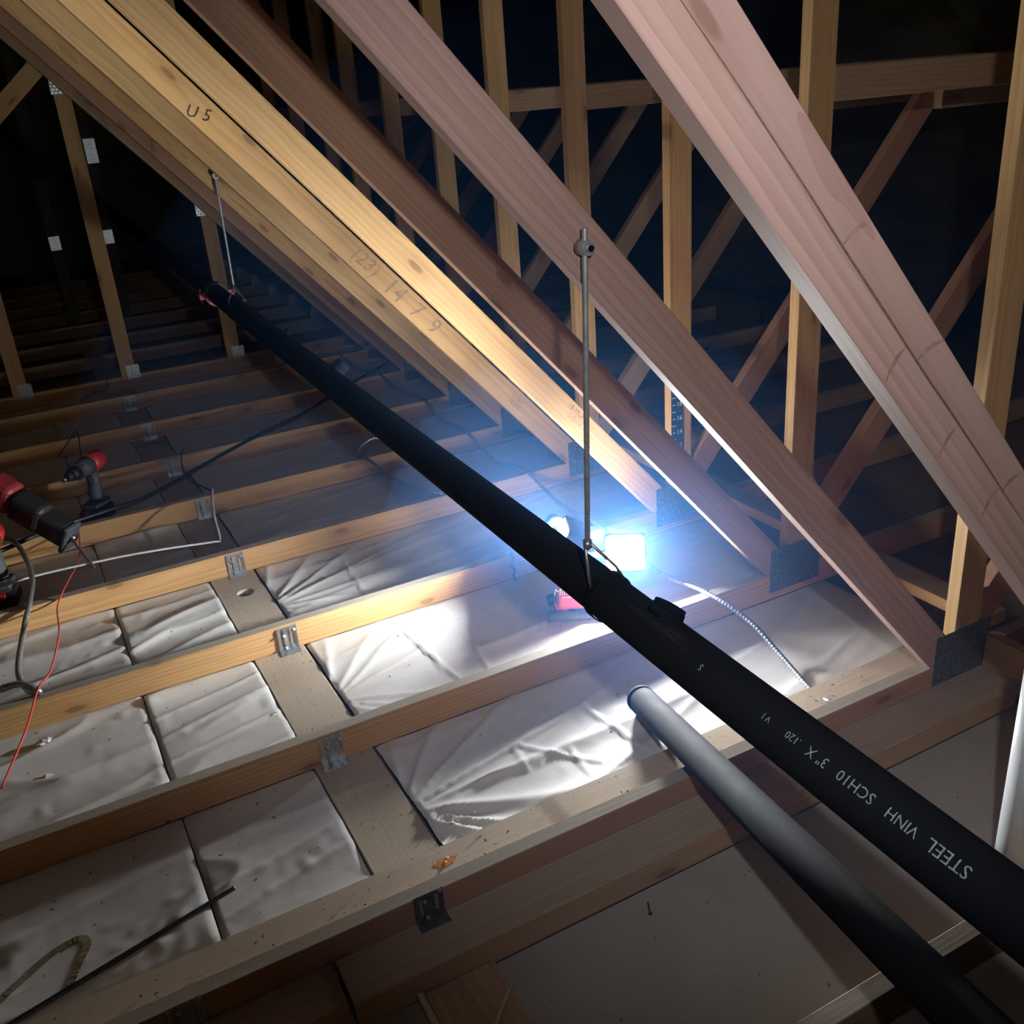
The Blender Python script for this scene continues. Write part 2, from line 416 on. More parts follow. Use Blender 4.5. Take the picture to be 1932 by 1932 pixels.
for i in range(0, 17):
    y = TY(i); dx = DX(i)
    root = empty('roof_truss', (dx, y, -H), TLAB[i], 'roof truss', 'roof trusses'); TR[i] = root
    box('bottom_chord', (-3.2, y, -H), (2.9, y + T, 0), CH.get(i, W_BRN), root, top=W_DUST)
    if i <= 8: D = diag(i, root, y)
    if i == 4: D4 = D
    if i == 1: D1 = D
    if i <= 11:
        box('vertical_post', (.667 + dx, y, .0005), (.756 + dx, y + T, 2.6), (W_YEL if i != 3 else W_ORG) if i < 9 else W_BRN, root)
        z0 = .022; x0 = .756 + dx; x1 = x0 + (1.335 - z0) / TA
        wd = .089 / math.cos(ANG)
        prism('rising_web', [(x0, z0 + .0), (x1, 1.335), (x1 - wd / TA, 1.335), (x0, z0 + wd)], y, y + T, W_BRN if i > 3 else W_RED, root, (1, TA))
        box('upper_chord', (.757 + dx, y + T * 0, 1.336), (3.6, y + T, 1.42), W_BRN, root)
        if i in (1, 2, 3, 4): box('chord_splice', (1.83 + dx, y - .0385, 1.25), (3.2, y - .0005, 1.335), W_BRN, root)
    plate_at(NP_BIG, .70 + dx, y - .0012, .012, root)
    if i == 9:
        for k, x in enumerate((-2.53, -1.92, -1.31, -.705, -.062)):
            box('vertical_post', (x - .0425, y, .0005), (x + .0425, y + T, 2.5), W_YEL, root)
            plate_at(NP_SMALL, x + .028, y - .0012, .012, root)
        plate_at(NP_TOP, -.718, y - .0012, 1.66, root); plate_at(NP_TOP, -.085, y - .0012, .95, root)
        prism('brace_web', [(-.745, 1.70), (-1.55, 1.02), (-1.55, 1.14), (-.745, 1.82)], y, y + T, W_YEL, root, (-1, -.85))
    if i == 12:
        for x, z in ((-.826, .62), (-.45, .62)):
            box('vertical_post', (x - .04, y, .0005), (x + .04, y + T, 1.9), W_SHADE, root)
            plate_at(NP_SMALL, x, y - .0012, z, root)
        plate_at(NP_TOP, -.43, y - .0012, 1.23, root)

# handwriting and stamps on the pencilled diagonal, ruler on the post
nrm = (0, -1, 0); dd = (math.cos(ANG), 0, -math.sin(ANG))
y4 = TY(4) - .0006
def on_d4(px, pz): return (px, y4, pz)
text_on('handwriting', 'U 5', .05, (-.600, y4, 1.428), (1, 0, -.35), nrm, INK, D4, .2)
text_on('handwriting', '(23)', .07, (-.135, y4, .922), dd, nrm, PENCIL, D4, .15)
text_on('handwriting', '14  7  9', .085, (.015, y4, .745), dd, nrm, PENCIL, D4, .15)
text_on('handwriting', '1', .07, (-.86, y4, 1.80), (1, 0, -.6), nrm, INK, D4, .2)
text_on('lumber_stamp', 'S-DRY\nMLB R', .024, (.40, y4, .31), dd, nrm, PENCIL, D4)
y3 = TY(3)
text_on('lumber_stamp', '18 MLB R\n  S-DRY', .026, (.30, y3 - .0006, .43), dd, nrm, PENCIL, [o for o in TR[3].children if o.name.startswith('diagonal_web')][0])
post3 = [o for o in TR[3].children if o.name.startswith('vertical_post')][0]
rl = box('ruler', (.684, y3 - .002, .10), (.735, y3 - .0006, .48), RULER, post3, 0); tag(rl, 'blue insulation depth ruler')
for k in range(15):
    z = .46 - k * .0254
    bm = box_bm(.018 if k % 2 == 0 else .011, .0006, .0022, 0)
    link('ruler_tick', to_mesh(bm, 'ruler_tick', LOGO), TR[3], Matrix.Translation((.694, y3 - .0026, z)))
for v, z in ((18, .384), (16, .333), (14, .282), (12, .232), (10, .18)):
    text_on('ruler_number', str(v), .024, (.718, y3 - .0026, z), (1, 0, 0), nrm, LOGO, TR[3])

# ------------------------------------------------------------------ setting
fl = box('floor', (-3.2, -3.0, -.175), (3.6, .50, -.123), SHEET, None, 0); struct(fl)
fl2 = box('floor_subfloor', (-3.2, .785, -.175), (3.6, 11.0, -.123), FLOORB, None, 0); struct(fl2)
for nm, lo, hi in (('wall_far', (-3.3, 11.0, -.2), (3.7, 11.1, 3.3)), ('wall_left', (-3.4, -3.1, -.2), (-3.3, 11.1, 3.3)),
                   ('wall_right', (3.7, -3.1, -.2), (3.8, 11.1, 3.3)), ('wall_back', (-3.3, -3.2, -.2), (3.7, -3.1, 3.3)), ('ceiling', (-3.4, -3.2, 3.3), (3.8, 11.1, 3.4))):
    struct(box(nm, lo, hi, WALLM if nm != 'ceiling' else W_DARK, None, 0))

# wall top plates under the second truss
Z1 = -.058
y1 = TY(1)
tag(box('wall_top_plate', (-1.012, .502, -.123), (.784, y1 - .001, Z1), W_BRN, None, .002, top=W_PLK), 'long weathered plank lying in front of the first full joist, with the metal clip', 'plank')
tag(box('wall_top_plate', (-3.1, .508, -.123), (-1.02, y1 - .001, Z1 + .001), W_BRN, None, .002, top=W_PLK), 'dark plank end butted to the long weathered plank at bottom left', 'plank')
tag(box('wall_top_plate', (-3.1, y1 + T + .001, -.123), (.845, .785, Z1), W_PLATE, None, .002), 'sawdust-covered tan plank behind the first full joist, orange knot on it', 'plank')
TANP = tag(box('partition_top_plate', (-.862, .787, -.122), (-.708, 10.8, -H - .0005), W_PLATE, None, .002), 'tan plank running away under the joists between the plastic sheets', 'plank')
tag(box('partition_top_plate', (-.882, -1.5, -.122), (-.735, .500, -.108), W_BRN, None, .002), 'dark plank on the floor at the bottom edge, in line with the tan plank', 'plank')
tag(box('edge_batten', (-.897, -1.5, -.122), (-.885, .498, -.100), W_PLATE, None, .001), 'thin pale batten beside the dark plank at the bottom edge', 'batten')
tag(box('edge_block', (.786, .045, -.09), (.824, y1 - .003, .033), W_YEL, None, .002), 'short wood block meeting the truss beside the nail plate at the right edge', 'wood block')
tag(box('lateral_brace', (.848, .665, .0012), (.938, 10.2, .036), W_YEL, None, .002, top=W_DUST), 'flat lateral board laid across the joists behind the right-hand posts', 'board')
# round hole drilled through the tan plank
cut = cyl('hole_cutter', (-.775, 2.29, -.2), (-.775, 2.29, 0), .029, W_YEL, None, seg=32)
md = TANP.modifiers.new('hole', 'BOOLEAN'); md.object = cut; md.operation = 'DIFFERENCE'; md.solver = 'EXACT'
me_ = bpy.data.meshes.new_from_object(TANP.evaluated_get(bpy.context.evaluated_depsgraph_get()))
TANP.modifiers.clear(); TANP.data = me_
bpy.data.objects.remove(cut)
# knot with resin drops on the tan plank
kn = empty('resin_knot', (-.725, .735, Z1), 'orange knot with two resin drops on the tan plank', 'knot')
bm = bmesh.new()
ring = [bm.verts.new((.026 * math.cos(t) * (1 + .25 * math.sin(5 * t)), .013 * math.sin(t) * (1 + .2 * math.cos(3 * t)), .0008)) for t in [k * math.pi / 9 for k in range(18)]]
bm.faces.new(ring); link('mark', to_mesh(bm, 'mark', ORANGE), kn, Matrix.Translation((-.725, .735, Z1)))
for x, y in ((-.727, .732), (-.719, .741)):
    bm = bmesh.new(); bmesh.ops.create_icosphere(bm, subdivisions=2, radius=.0042); bmesh.ops.scale(bm, vec=(1, 1, .6), verts=bm.verts)
    link('resin_drop', to_mesh(bm, 'resin_drop', plain('resin', (.75, .5, .3), .2), True), kn, Matrix.Translation((x, y, Z1 + .002)))

# ------------------------------------------------------------------ poly sheets between the joists
def seg_d(x, y, s):
    ax, ay, bx, by = s[:4]; dx_, dy_ = bx - ax, by - ay
    t = max(0, min(1, ((x - ax) * dx_ + (y - ay) * dy_) / (dx_ * dx_ + dy_ * dy_)))
    return math.hypot(x - ax - t * dx_, y - ay - t * dy_)
def poly(label, x0, x1, y0, y1, step, seed, creases=(), fan=None, amp=.006, z0=-.0868, edge_lift=(0, 0)):
    nx = max(2, int((x1 - x0) / step)); ny = max(2, int((y1 - y0) / step))
    bm = bmesh.new(); g = []
    for j in range(ny + 1):
        row = []
        for i in range(nx + 1):
            x = x0 + (x1 - x0) * i / nx; y = y0 + (y1 - y0) * j / ny
            q = Vector((x * 1.6 + seed, y * 6.0, seed * .37))
            w = noise.noise(q) * amp + (1 - abs(noise.noise(Vector((x * 1.3 + y * .9 + seed, y * 5 - x * 1.2, 3.1))))) ** 6 * amp * .9
            w += noise.noise(Vector((x * 9 + seed, y * 14, 1))) * amp * .15
            w += (1 - abs(noise.noise(Vector((x * .8 + seed * 2, y * 8.5 - x * 2.2, 7.3))))) ** 9 * amp * .75 + abs(noise.noise(Vector((x * 22, y * 26 + seed, 2)))) ** 2 * amp * .35
            if fan:
                fx, fy, fr, fa = fan
                r = math.hypot(x - fx, y - fy); th = math.atan2(y - fy, x - fx)
                w += fa * (1 - abs(math.sin(th * 10 + 1.8 * noise.noise(Vector((th * 3, seed, r)))))) ** 2 * min(1, r / .12) * math.exp(-r / fr)
            for s in creases:
                d = seg_d(x + .006 * noise.noise(Vector((y * 18, seed, 0))), y, s)
                if d < .02: w += s[4] * math.exp(-(d / .0055) ** 2)
            # tuck down at the joists
            e = min(y - y0, y1 - y)
            ex = min(x - x0, x1 - x)
            w *= min(1, .35 + e / .03)
            if ex < .006: w -= .004 * (1 - ex / .006)
            row.append(bm.verts.new((x - x0, y - y0, w)))
        g.append(row)
    for j in range(ny):
        for i in range(nx):
            f = bm.faces.new((g[j][i], g[j][i + 1], g[j + 1][i + 1], g[j + 1][i])); f.smooth = True
    o = link('plastic_sheet', to_mesh(bm, 'plastic_sheet', POLY), None, Matrix.Translation((x0, y0, z0)))
    o['label'] = label; o['category'] = 'plastic sheet'; o['group'] = 'plastic sheets between the joists'
    return o
ORD = ['first', 'second', 'third', 'fourth', 'fifth', 'sixth', 'seventh', 'eighth', 'ninth']
CRE = {1: [(-.395, 1.02, -.25, .86, .004), (-.41, 1.02, -.42, .93, .003), (-.17, 1.08, -.13, .83, .004), (-.29, .94, -.30, .84, .003)],
       2: [(-.42, 1.72, -.385, 1.31, .005), (-.40, 1.73, -.41, 1.45, .004), (-.27, 1.60, -.30, 1.35, .004)],
       3: [(-.48, 2.36, -.30, 1.95, .004), (-.41, 2.40, -.44, 1.95, .004), (-.55, 2.3, -.35, 1.92, .003)]}
FAN = {1: (-.74, .95, 1.3, .010), 2: (-.74, 1.48, .7, .006), 3: (-.74, 2.12, 1.0, .008), 4: (-.74, 2.75, .9, .007)}
for i in range(1, 9):
    ya = (TY(i) + T if i > 1 else .786) + .001; yb = TY(i + 1) - .001
    fine = .008 if i <= 3 else (.016 if i <= 5 else .03)
    b = ORD[i - 1] + ' bay'
    poly('white plastic sheet right of the tan plank, ' + b + ' from camera', -.700, .842, ya, yb, fine, i * 3.1, CRE.get(i, ()), FAN.get(i), .0055)
    sh = poly('white plastic sheet between seam and tan plank, ' + b + ' from camera', -1.1850, -.866, ya, yb, fine, i * 5.7 + 2, (), None, .010)
    sl = poly('white plastic sheet left of the seam, ' + b + ' from camera', -3.1, -1.1885, ya, yb, fine * 1.2, i * 7.3 + 5, (), None, .011)
    if i == 1: sheet_left = sl
# flat hook-shaped brown mark on the nearest left sheet
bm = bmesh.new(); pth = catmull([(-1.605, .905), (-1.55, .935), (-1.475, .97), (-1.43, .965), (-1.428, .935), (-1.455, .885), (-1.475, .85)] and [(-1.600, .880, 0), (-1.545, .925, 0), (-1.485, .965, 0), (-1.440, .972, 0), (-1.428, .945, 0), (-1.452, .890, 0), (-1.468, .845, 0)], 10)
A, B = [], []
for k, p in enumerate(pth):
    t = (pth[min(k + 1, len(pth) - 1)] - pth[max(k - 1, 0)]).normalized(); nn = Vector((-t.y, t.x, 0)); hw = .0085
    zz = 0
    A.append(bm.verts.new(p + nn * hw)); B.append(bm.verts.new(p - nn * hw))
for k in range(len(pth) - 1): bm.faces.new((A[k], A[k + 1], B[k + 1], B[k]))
mark_me = bm

# debris: flecks of wood and bark
bm = bmesh.new()
rnd = random.Random(3)
def fleck(x, y, z, s):
    a = rnd.random() * 3.14; L = s * (.6 + rnd.random()); Wd = L * (.2 + .4 * rnd.random())
    vs = []
    for dx_, dy_, dz_ in ((-L, -Wd, 0), (L, -Wd * .6, .0005), (L * .7, Wd, .001), (-L * .8, Wd * .7, .0006)):
        vs.append(bm.verts.new((x + dx_ * math.cos(a) - dy_ * math.sin(a), y + dx_ * math.sin(a) + dy_ * math.cos(a), z + .001 + dz_ + rnd.random() * .0015)))
    bm.faces.new(vs)
for k in range(170): fleck(-1.7 + rnd.random() * .84, .80 + rnd.random() * 1.5, -.080, .0035)
for k in range(70): fleck(-.855 + rnd.random() * .14, .80 + rnd.random() * 1.6, -H + .0002, .003)
for k in range(110): fleck(-1.5 + rnd.random() * 2.0, .66 + rnd.random() * .115, Z1 + .0005, .0035)
for k in range(60): fleck(-.65 + rnd.random() * .9, .85 + rnd.random() * .9, -.081, .003)
for k in range(40): fleck(-.7 + rnd.random() * 1.1, .06 + rnd.random() * .4, -.122, .0028)
tag(link('wood_debris', to_mesh(bm, 'wood_debris', W_DARK)), 'dark wood flecks and splinters strewn over sheets and planks', 'debris', kind='stuff')

# ------------------------------------------------------------------ truss clips
def clip_meshes():
    bm = bmesh.new()
    def add(lo, hi):
        b = box_bm(hi[0] - lo[0], hi[1] - lo[1], hi[2] - lo[2], 0)
        b2 = bpy.data.meshes.new('t'); bmesh.ops.translate(b, vec=[(lo[k] + hi[k]) / 2 for k in range(3)], verts=b.verts); b.to_mesh(b2); b.free(); bm.from_mesh(b2); bpy.data.meshes.remove(b2)
    w = .031
    # upright leg split around two long slots
    for x0, x1 in ((-w, -.020), (-.013, .013), (.020, w)): add((x0, -.0015, 0), (x1, 0, .078))
    for z0, z1 in ((0, .014), (.066, .078)): add((-.0205, -.0015, z0), (-.0125, 0, z1)); add((.0125, -.0015, z0), (.0205, 0, z1))
    for x in (-.0285, -.0095, .0095, .0285): add((x - .0018, -.0045, .004), (x + .0018, -.001, .074))
    body = to_mesh(bm, 'upright_leg', GALV)
    bm2 = box_bm(.064, .030, .0016, .0004); foot = to_mesh(bm2, 'foot', GALV)
    bm3 = bmesh.new(); cyl_bm(bm3, (0, 0, 0), (.004, -.012, .010), .0016, seg=8); cyl_bm(bm3, (.004, -.012, .010), (.0045, -.0135, .0112), .004, seg=10); nail = to_mesh(bm3, 'nail', GALV)
    return body, foot, nail
CB, CF, CN = clip_meshes()
CLIPX = {1: -.812, 2: -.812, 3: -.752, 4: -.763, 5: -.748, 6: -.763, 7: -.770, 8: -.776}
for i, x in list(CLIPX.items()) + [(-1, -1.282)]:
    cut_off = i < 0; i = abs(i)
    y = TY(i) - .0006; zb = (-H + .0016) if i > 1 else Z1 + .0017
    lab = ('shaded ' if i == 1 else '') + 'slotted steel clip on the %s joist from the camera' % (['first full', 'second', 'third', 'fourth', 'fifth', 'sixth', 'seventh', 'eighth'][i - 1])
    if cut_off: lab = 'bright steel clip on the first full joist, cut off by the bottom edge'
    e = empty('truss_clip', (x, y, zb), lab, 'metal clip', 'steel clips along the tan plank')
    s = .78 if i == 1 else 1.0
    if i == 1 and not cut_off: cb_, cf_ = CB.copy(), CF.copy(); cb_.materials[0] = cf_.materials[0] = STEEL_SHADE
    else: cb_, cf_ = CB, CF
    link('upright_leg', cb_, e, Matrix.Translation((x, y, zb)) @ Matrix.Diagonal((1.0, 1.0, s, 1.0)))
    link('foot', cf_, e, Matrix.Translation((x, y - .0165, zb - .0006)))
    for nxx, nz in ((-.016, .045), (.017, .058), (-.014, .003)):
        link('nail', CN, e, Matrix.Translation((x + nxx, y - .001, zb + nz)))

# ------------------------------------------------------------------ pipes
PA = Vector((-.394, 0, .525)); PD = Vector((.013, 1, .022)); PR_ = .0445
def pax(y): return PA + PD * y
pd = PD.normalized()
def pipe_root():
    base = pax(-1.6)
    e = empty('sprinkler_pipe', base, 'thick black steel pipe hung across the attic, white stencil lettering on its side', 'pipe')
    bm = bmesh.new(); cyl_bm(bm, (0, 0, 0), pax(9.5) - base, PR_, seg=64)
    link('pipe_body', to_mesh(bm, 'pipe_body', PIPE), e, Matrix.Translation(base))
    # welded outlets
    def outlet(y, d, r=.024, L=.030):
        c = pax(y); d = Vector(d); d = (d - pd * d.dot(pd)).normalized()
        bm = bmesh.new(); cyl_bm(bm, d * (PR_ - .012), d * (PR_ + L * .45), r * 1.12, r * 1.05, seg=28); cyl_bm(bm, d * (PR_ + L * .45), d * (PR_ + L), r, seg=28)
        cyl_bm(bm, d * (PR_ + L), d * (PR_ + L + .001), r * .8, seg=28)
        link('outlet', to_mesh(bm, 'outlet', PIPE), e, Matrix.Translation(c))
    outlet(.435, (.55, 0, .82), .030, .013); outlet(2.32, (.72, 0, .6), .026, .034); outlet(2.95, (.7, 0, .65), .014, .02)
    # grooved coupling with red housings
    c = pax(4.12)
    for k, ang in enumerate((0, math.pi)):
        bm = bmesh.new()
        for h0, h1, r0, r1 in ((-.026, .026, .058, .058),):
            seg = 20
            def V(t, r, h): return Vector((math.cos(t) * r, h, math.sin(t) * r))
            rows = []
            for j in range(seg + 1):
                t = ang + .08 + (math.pi - .16) * j / seg
                rows.append([bm.verts.new(V(t, PR_ + .0005, h0)), bm.verts.new(V(t, r0, h0)), bm.verts.new(V(t, r0, h1)), bm.verts.new(V(t, PR_ + .0005, h1))])
            for a, b in zip(rows, rows[1:]):
                for q in range(4): bm.faces.new((a[q], a[(q + 1) % 4], b[(q + 1) % 4], b[q]))
            bm.faces.new(rows[0]); bm.faces.new(rows[-1][::-1])
        h = link('coupling_half', to_mesh(bm, 'coupling_half', BLACK if k == 0 else RED), e, Matrix.Translation(c))
    for sx in (-1, 1):
        bm = box_bm(.032, .05, .034, .004); link('coupling_ear', to_mesh(bm, 'coupling_ear', RED), e, Matrix.Translation(c + Vector((sx * .07, 0, 0))))
        cyl('coupling_bolt', c + Vector((sx * .072, -.0, -.035)), c + Vector((sx * .072, 0, .035)), .008, CHROME, e, seg=10)
    # stencil lettering wrapped on the camera-facing side
    def wrap(body, y, size, phi):
        me = text_mesh(body, size); me.materials.clear(); me.materials.append(STENCIL)
        tb = bmesh.new(); tb.from_mesh(me)
        for k in range(-5, 6):
            bmesh.ops.bisect_plane(tb, geom=tb.verts[:] + tb.edges[:] + tb.faces[:], plane_co=(0, k * size / 10, 0), plane_no=(0, 1, 0))
        tb.to_mesh(me); tb.free()
        c = pax(y); n0 = Vector((-math.sin(phi), 0, math.cos(phi)))
        for v in me.vertices:
            s = v.co.y / PR_
            q = Quaternion(pd, -s)    # letter 'up' runs down the pipe's left side
            nn = q @ n0
            p = pd * v.co.x + nn * (PR_ + .0006)
            v.co = p
        me.name = 'stencil_lettering'
        link('stencil_lettering', me, e, Matrix.Translation(c))
    for s, y, sz in (('STEEL', -.205, .024), ('VINH', -.135, .021), ('SCH10', -.058, .022), ('3" X', .012, .021), ('.120', .060, .016), ('V I', .115, .014), ('S', .27, .016)):
        wrap(s, y, sz, .70)
    return e
pipe = pipe_root()
for o in pipe.children:
    if o.name.startswith('stencil'): pass

d2 = Vector((.29, 1, -.298)); d2n = d2.normalized(); A2 = Vector((-.337, 0, .244))
def pax2(t): return A2 + d2 * t
tip = pax2(.975); near = pax2(-1.1)
sp_e = empty('loose_pipe', tip, 'loose shorter black pipe with a grooved end leaning on the first full joist', 'pipe')
bm = bmesh.new(); L = (near - tip).length; r2 = .0375
prof = [(0, r2), (.016, r2), (.0165, r2 - .0018), (.0245, r2 - .0018), (.025, r2), (L, r2)]
rings = []; q = (near - tip).to_track_quat('Z', 'Y')
for h, r in prof + []:
    rings.append([bm.verts.new(q @ Vector((r * math.cos(t), r * math.sin(t), h))) for t in [k * 2 * math.pi / 48 for k in range(48)]])
inner = [[bm.verts.new(q @ Vector(((r2 - .003) * math.cos(t), (r2 - .003) * math.sin(t), h))) for t in [k * 2 * math.pi / 48 for k in range(48)]] for h in (0, .3)]
for a, b in list(zip(rings, rings[1:])) + [(inner[0], rings[0]), (inner[1], inner[0])]:
    for k in range(48): f = bm.faces.new((a[k], a[(k + 1) % 48], b[(k + 1) % 48], b[k])); f.smooth = True
bm.faces.new(rings[-1])
link('pipe_body', to_mesh(bm, 'pipe_body', PIPE), sp_e, Matrix.Translation(tip))

# hanger rods
def threaded(name, p0, p1, r, parent, mt=STEEL):
    p0, p1 = Vector(p0), Vector(p1); n = int((p1 - p0).length / (r * .55)); n = min(n, 420)
    bm = bmesh.new(); tube_bm(bm, [(p1 - p0) * (k / n) for k in range(n + 1)], r, 10, lambda i: r * (1 if i % 2 else .86))
    return link(name, to_mesh(bm, name, mt), parent, Matrix.Translation(p0))
def ring_hanger(e, y, xo, zo):
    c = pax(y); r = PR_ + .002
    bm = bmesh.new(); prev = None; first = None
    seg = 40
    for k in range(seg + 1):
        t = math.pi / 2 + .16 + (2 * math.pi - .32) * k / seg
        p = Vector((math.cos(t) * r, 0, math.sin(t) * r)); o = p.normalized() * .0025
        row = [bm.verts.new(p + Vector((0, -.011, 0))), bm.verts.new(p + o + Vector((0, -.011, 0))), bm.verts.new(p + o + Vector((0, .011, 0))), bm.verts.new(p + Vector((0, .011, 0)))]
        if prev:
            for j in range(4): bm.faces.new((prev[j], prev[(j + 1) % 4], row[(j + 1) % 4], row[j]))
        else: bm.faces.new(row)
        prev = row
    bm.faces.new(prev[::-1])
    link('pipe_ring', to_mesh(bm, 'pipe_ring', PIPE), e, Matrix.Translation(c))
    top = c + Vector((xo, 0, r + zo))
    for sx in (-1, 1):
        bm = bmesh.new(); tube_bm(bm, [Vector((sx * .036, 0, r * .62)), Vector((sx * .030 + xo * .25, 0, r + .012)), Vector((sx * .005 + xo, 0, r + zo + .002))], .003, 8)
        link('ring_arm', to_mesh(bm, 'ring_arm', GALV), e, Matrix.Translation(c))
    cyl('swivel_nut', top - Vector((0, 0, .006)), top + Vector((0, 0, .008)), .009, GALV, e, seg=6)
    return top
e1 = empty('hanger_rod', (-.386, .585, .585), 'long grey threaded rod hanging the thick pipe from the pink diagonal', 'hanger rod', 'pipe hanger rods')
yr = TY(1) - .026
top = ring_hanger(e1, yr, -.040, .075)
threaded('rod', (top.x, yr, top.z - .01), (-.404, yr, 1.217), .0055, e1)
cyl('side_screw', (-.404, TY(1) - .0005, 1.186), (-.404, yr - .018, 1.186), .0055, CHROME, e1, seg=12)
bm = bmesh.new(); cyl_bm(bm, (0, .013, 0), (0, -.012, 0), .0135, .012, seg=16); cyl_bm(bm, (0, -.012, 0), (0, -.016, 0), .008, .006, seg=12); link('rod_nut', to_mesh(bm, 'rod_nut', STEEL), e1, Matrix.Translation((-.404, yr, 1.186)))
yr2 = TY(6) - .026
e2 = empty('hanger_rod', (-.346, yr2, .61), 'far grey threaded rod with a forked hook on the thick pipe', 'hanger rod', 'pipe hanger rods')
top = ring_hanger(e2, yr2, 0, .045)
threaded('rod', (top.x, yr2, top.z - .01), (-.337, yr2, 1.215), .006, e2)
for sy in (-1, 1):
    tube('hook_leg', [(top.x, yr2, top.z + .02), (top.x + .004, yr2 + sy * .02, top.z + .018), (top.x + .02, yr2 + sy * .10, top.z - .035)], .0032, GALV, e2, 8, 6)
cyl('side_screw', (-.337, TY(6) - .0005, 1.18), (-.337, yr2 - .018, 1.18), .0055, CHROME, e2, seg=12)
cyl('rod_nut', (-.337, yr2 + .012, 1.18), (-.337, yr2 - .014, 1.18), .013, GALV, e2, seg=16)

# loose threaded rod on the sheet
r0 = Vector((-1.133, .918, -.067)); r1 = Vector((-1.60, .797, -.064))
e3 = empty('loose_rod', r0, 'loose dark threaded rod lying on the plastic sheet at the lower left', 'rod')
threaded('rod', r0, r1, .0052, e3, plain('dark_rod', (.06, .07, .08), .4, .8))

# white vertical pipe at the right edge
vp = empty('white_pipe', (.268, .12, -.123), 'white vertical pipe at the right edge behind the thick pipe', 'pipe')
cyl('pipe_body', (.268, .12, -.123), (.268, .12, .40), .045, PVC, vp, seg=40)
cyl('pipe_collar', (.268, .12, -.123), (.268, .12, -.09), .050, PVC, vp, seg=40)

# ------------------------------------------------------------------ work light
LX, LY, LZ = .085, 1.52, -.088
lt = empty('work_light', (LX, LY, LZ), 'red and black work light with glaring white LED heads behind the thick pipe', 'work light')
bm = box_bm(.125, .12, .15, .012)
for v in bm.verts:
    k = 1.0 - .22 * (v.co.z + .075) / .15
    v.co.x *= k; v.co.y *= k
yaw = Matrix.Rotation(math.radians(-30), 4, 'Z')
body_m = Matrix.Translation((LX, LY, LZ + .115)) @ yaw
body = link('housing', to_mesh(bm, 'housing', RED), lt, body_m)
for sx in (-1, 1):
    bm = box_bm(.05, .10, .032, .010); link('skirt', to_mesh(bm, 'skirt', RED), lt, Matrix.Translation((LX, LY, LZ + .046)) @ yaw @ Matrix.Translation((sx * .045, 0, 0)))
for sy in (-1, 1):
    bm = bmesh.new()
    tube_bm(bm, catmull([(-.09, 0, .012), (-.06, 0, .018), (0, 0, .014), (.06, 0, .018), (.09, 0, .012)], 6), .016, 12, lambda i: .0165 + .0018 * (i % 2))
    link('rubber_foot', to_mesh(bm, 'rubber_foot', DGREY), lt, Matrix.Translation((LX, LY, LZ + .002)) @ yaw @ Matrix.Translation((0, sy * .055, 0)))
fn = (yaw @ Vector((0, -1, .12))).normalized(); fx = yaw @ Vector((1, 0, 0))
text_on('logo_lettering', 'Milwaukee', .030, Vector((LX, LY, LZ + .105)) + (yaw @ Vector((-.005, -.0612, 0))), fx, fn, LOGO, lt, .25)
bm = box_bm(.085, .0008, .0022, 0); link('logo_underline', to_mesh(bm, 'logo_underline', LOGO), lt, Matrix.Translation(Vector((LX, LY, LZ + .088)) + (yaw @ Vector((.0, -.063, 0)))) @ yaw)
# mast and carrying handle
cyl('mast', (LX, LY, LZ + .18), (LX, LY, LZ + .27), .016, BLACK, lt, seg=20)
hb = yaw @ Vector((1, 0, 0)); 
tube('carry_handle', [Vector((LX, LY, LZ + .17)) + hb * -.07, Vector((LX, LY, LZ + .27)) + hb * -.075, Vector((LX, LY, LZ + .325)) + hb * -.062, Vector((LX, LY, LZ + .30)) + hb * -.035, Vector((LX, LY, LZ + .22)) + hb * -.02], .014, BLACK, lt, 12, 8)
def head(c, n, arm_from, added_hood_depth=.018, led=None):
    c, n = Vector(c), Vector(n).normalized()
    x = Vector((0, 0, 1)).cross(n).normalized(); y = n.cross(x)
    mw = Matrix((x, y, n)).transposed().to_4x4(); mw.translation = c - n * .014
    bm = box_bm(.130, .120, .028, .010)
    h = link('lamp_head', to_mesh(bm, 'lamp_head', BLACK), lt, mw)
    # chamfered square LED panel
    bm = bmesh.new(); a, b, k = .0575, .0525, .012
    bm.faces.new([bm.verts.new((px, py, 0)) for px, py in ((-a + k, -b), (a - k, -b), (a, -b + k), (a, b - k), (a - k, b), (-a + k, b), (-a, b - k), (-a, -b + k))])
    mp = mw.copy(); mp.translation = c + n * .0012
    me = bpy.data.meshes.new('led_panel'); bm.normal_update(); bm.to_mesh(me); bm.free(); me.materials.append(led or LED)
    link('led_panel', me, h, mp)
    bm = bmesh.new(); o_, i_, dz = (.065, .060), (.0590, .0540), added_hood_depth  # added_hood round the LED panel to block light close to the lamp
    rows = []
    for (u, w_), z in ((o_, -.004), (o_, dz), (i_, dz), (i_, -.004)):
        rows.append([bm.verts.new((px * u, py * w_, z)) for px, py in ((-.82, -1), (.82, -1), (1, -.8), (1, .8), (.82, 1), (-.82, 1), (-1, .8), (-1, -.8))])
    for a_, b_ in zip(rows, rows[1:] + rows[:1]):
        for q_ in range(8): bm.faces.new((a_[q_], a_[(q_ + 1) % 8], b_[(q_ + 1) % 8], b_[q_]))
    link('added_hood', to_mesh(bm, 'added_hood', BLACK), h, mp)
    tube('lamp_arm', [Vector(arm_from), (Vector(arm_from) + c - n * .03) / 2 + Vector((0, 0, -.005)), c - n * .026], .009, BLACK, lt, 10, 6)
head((.252, 1.49, .082), (-.50, -.75, .43), (LX, LY, LZ + .20), .012)
head((.070, 1.505, .158), (-.79, .36, .49), (LX, LY, LZ + .24), .042, LED_HI)
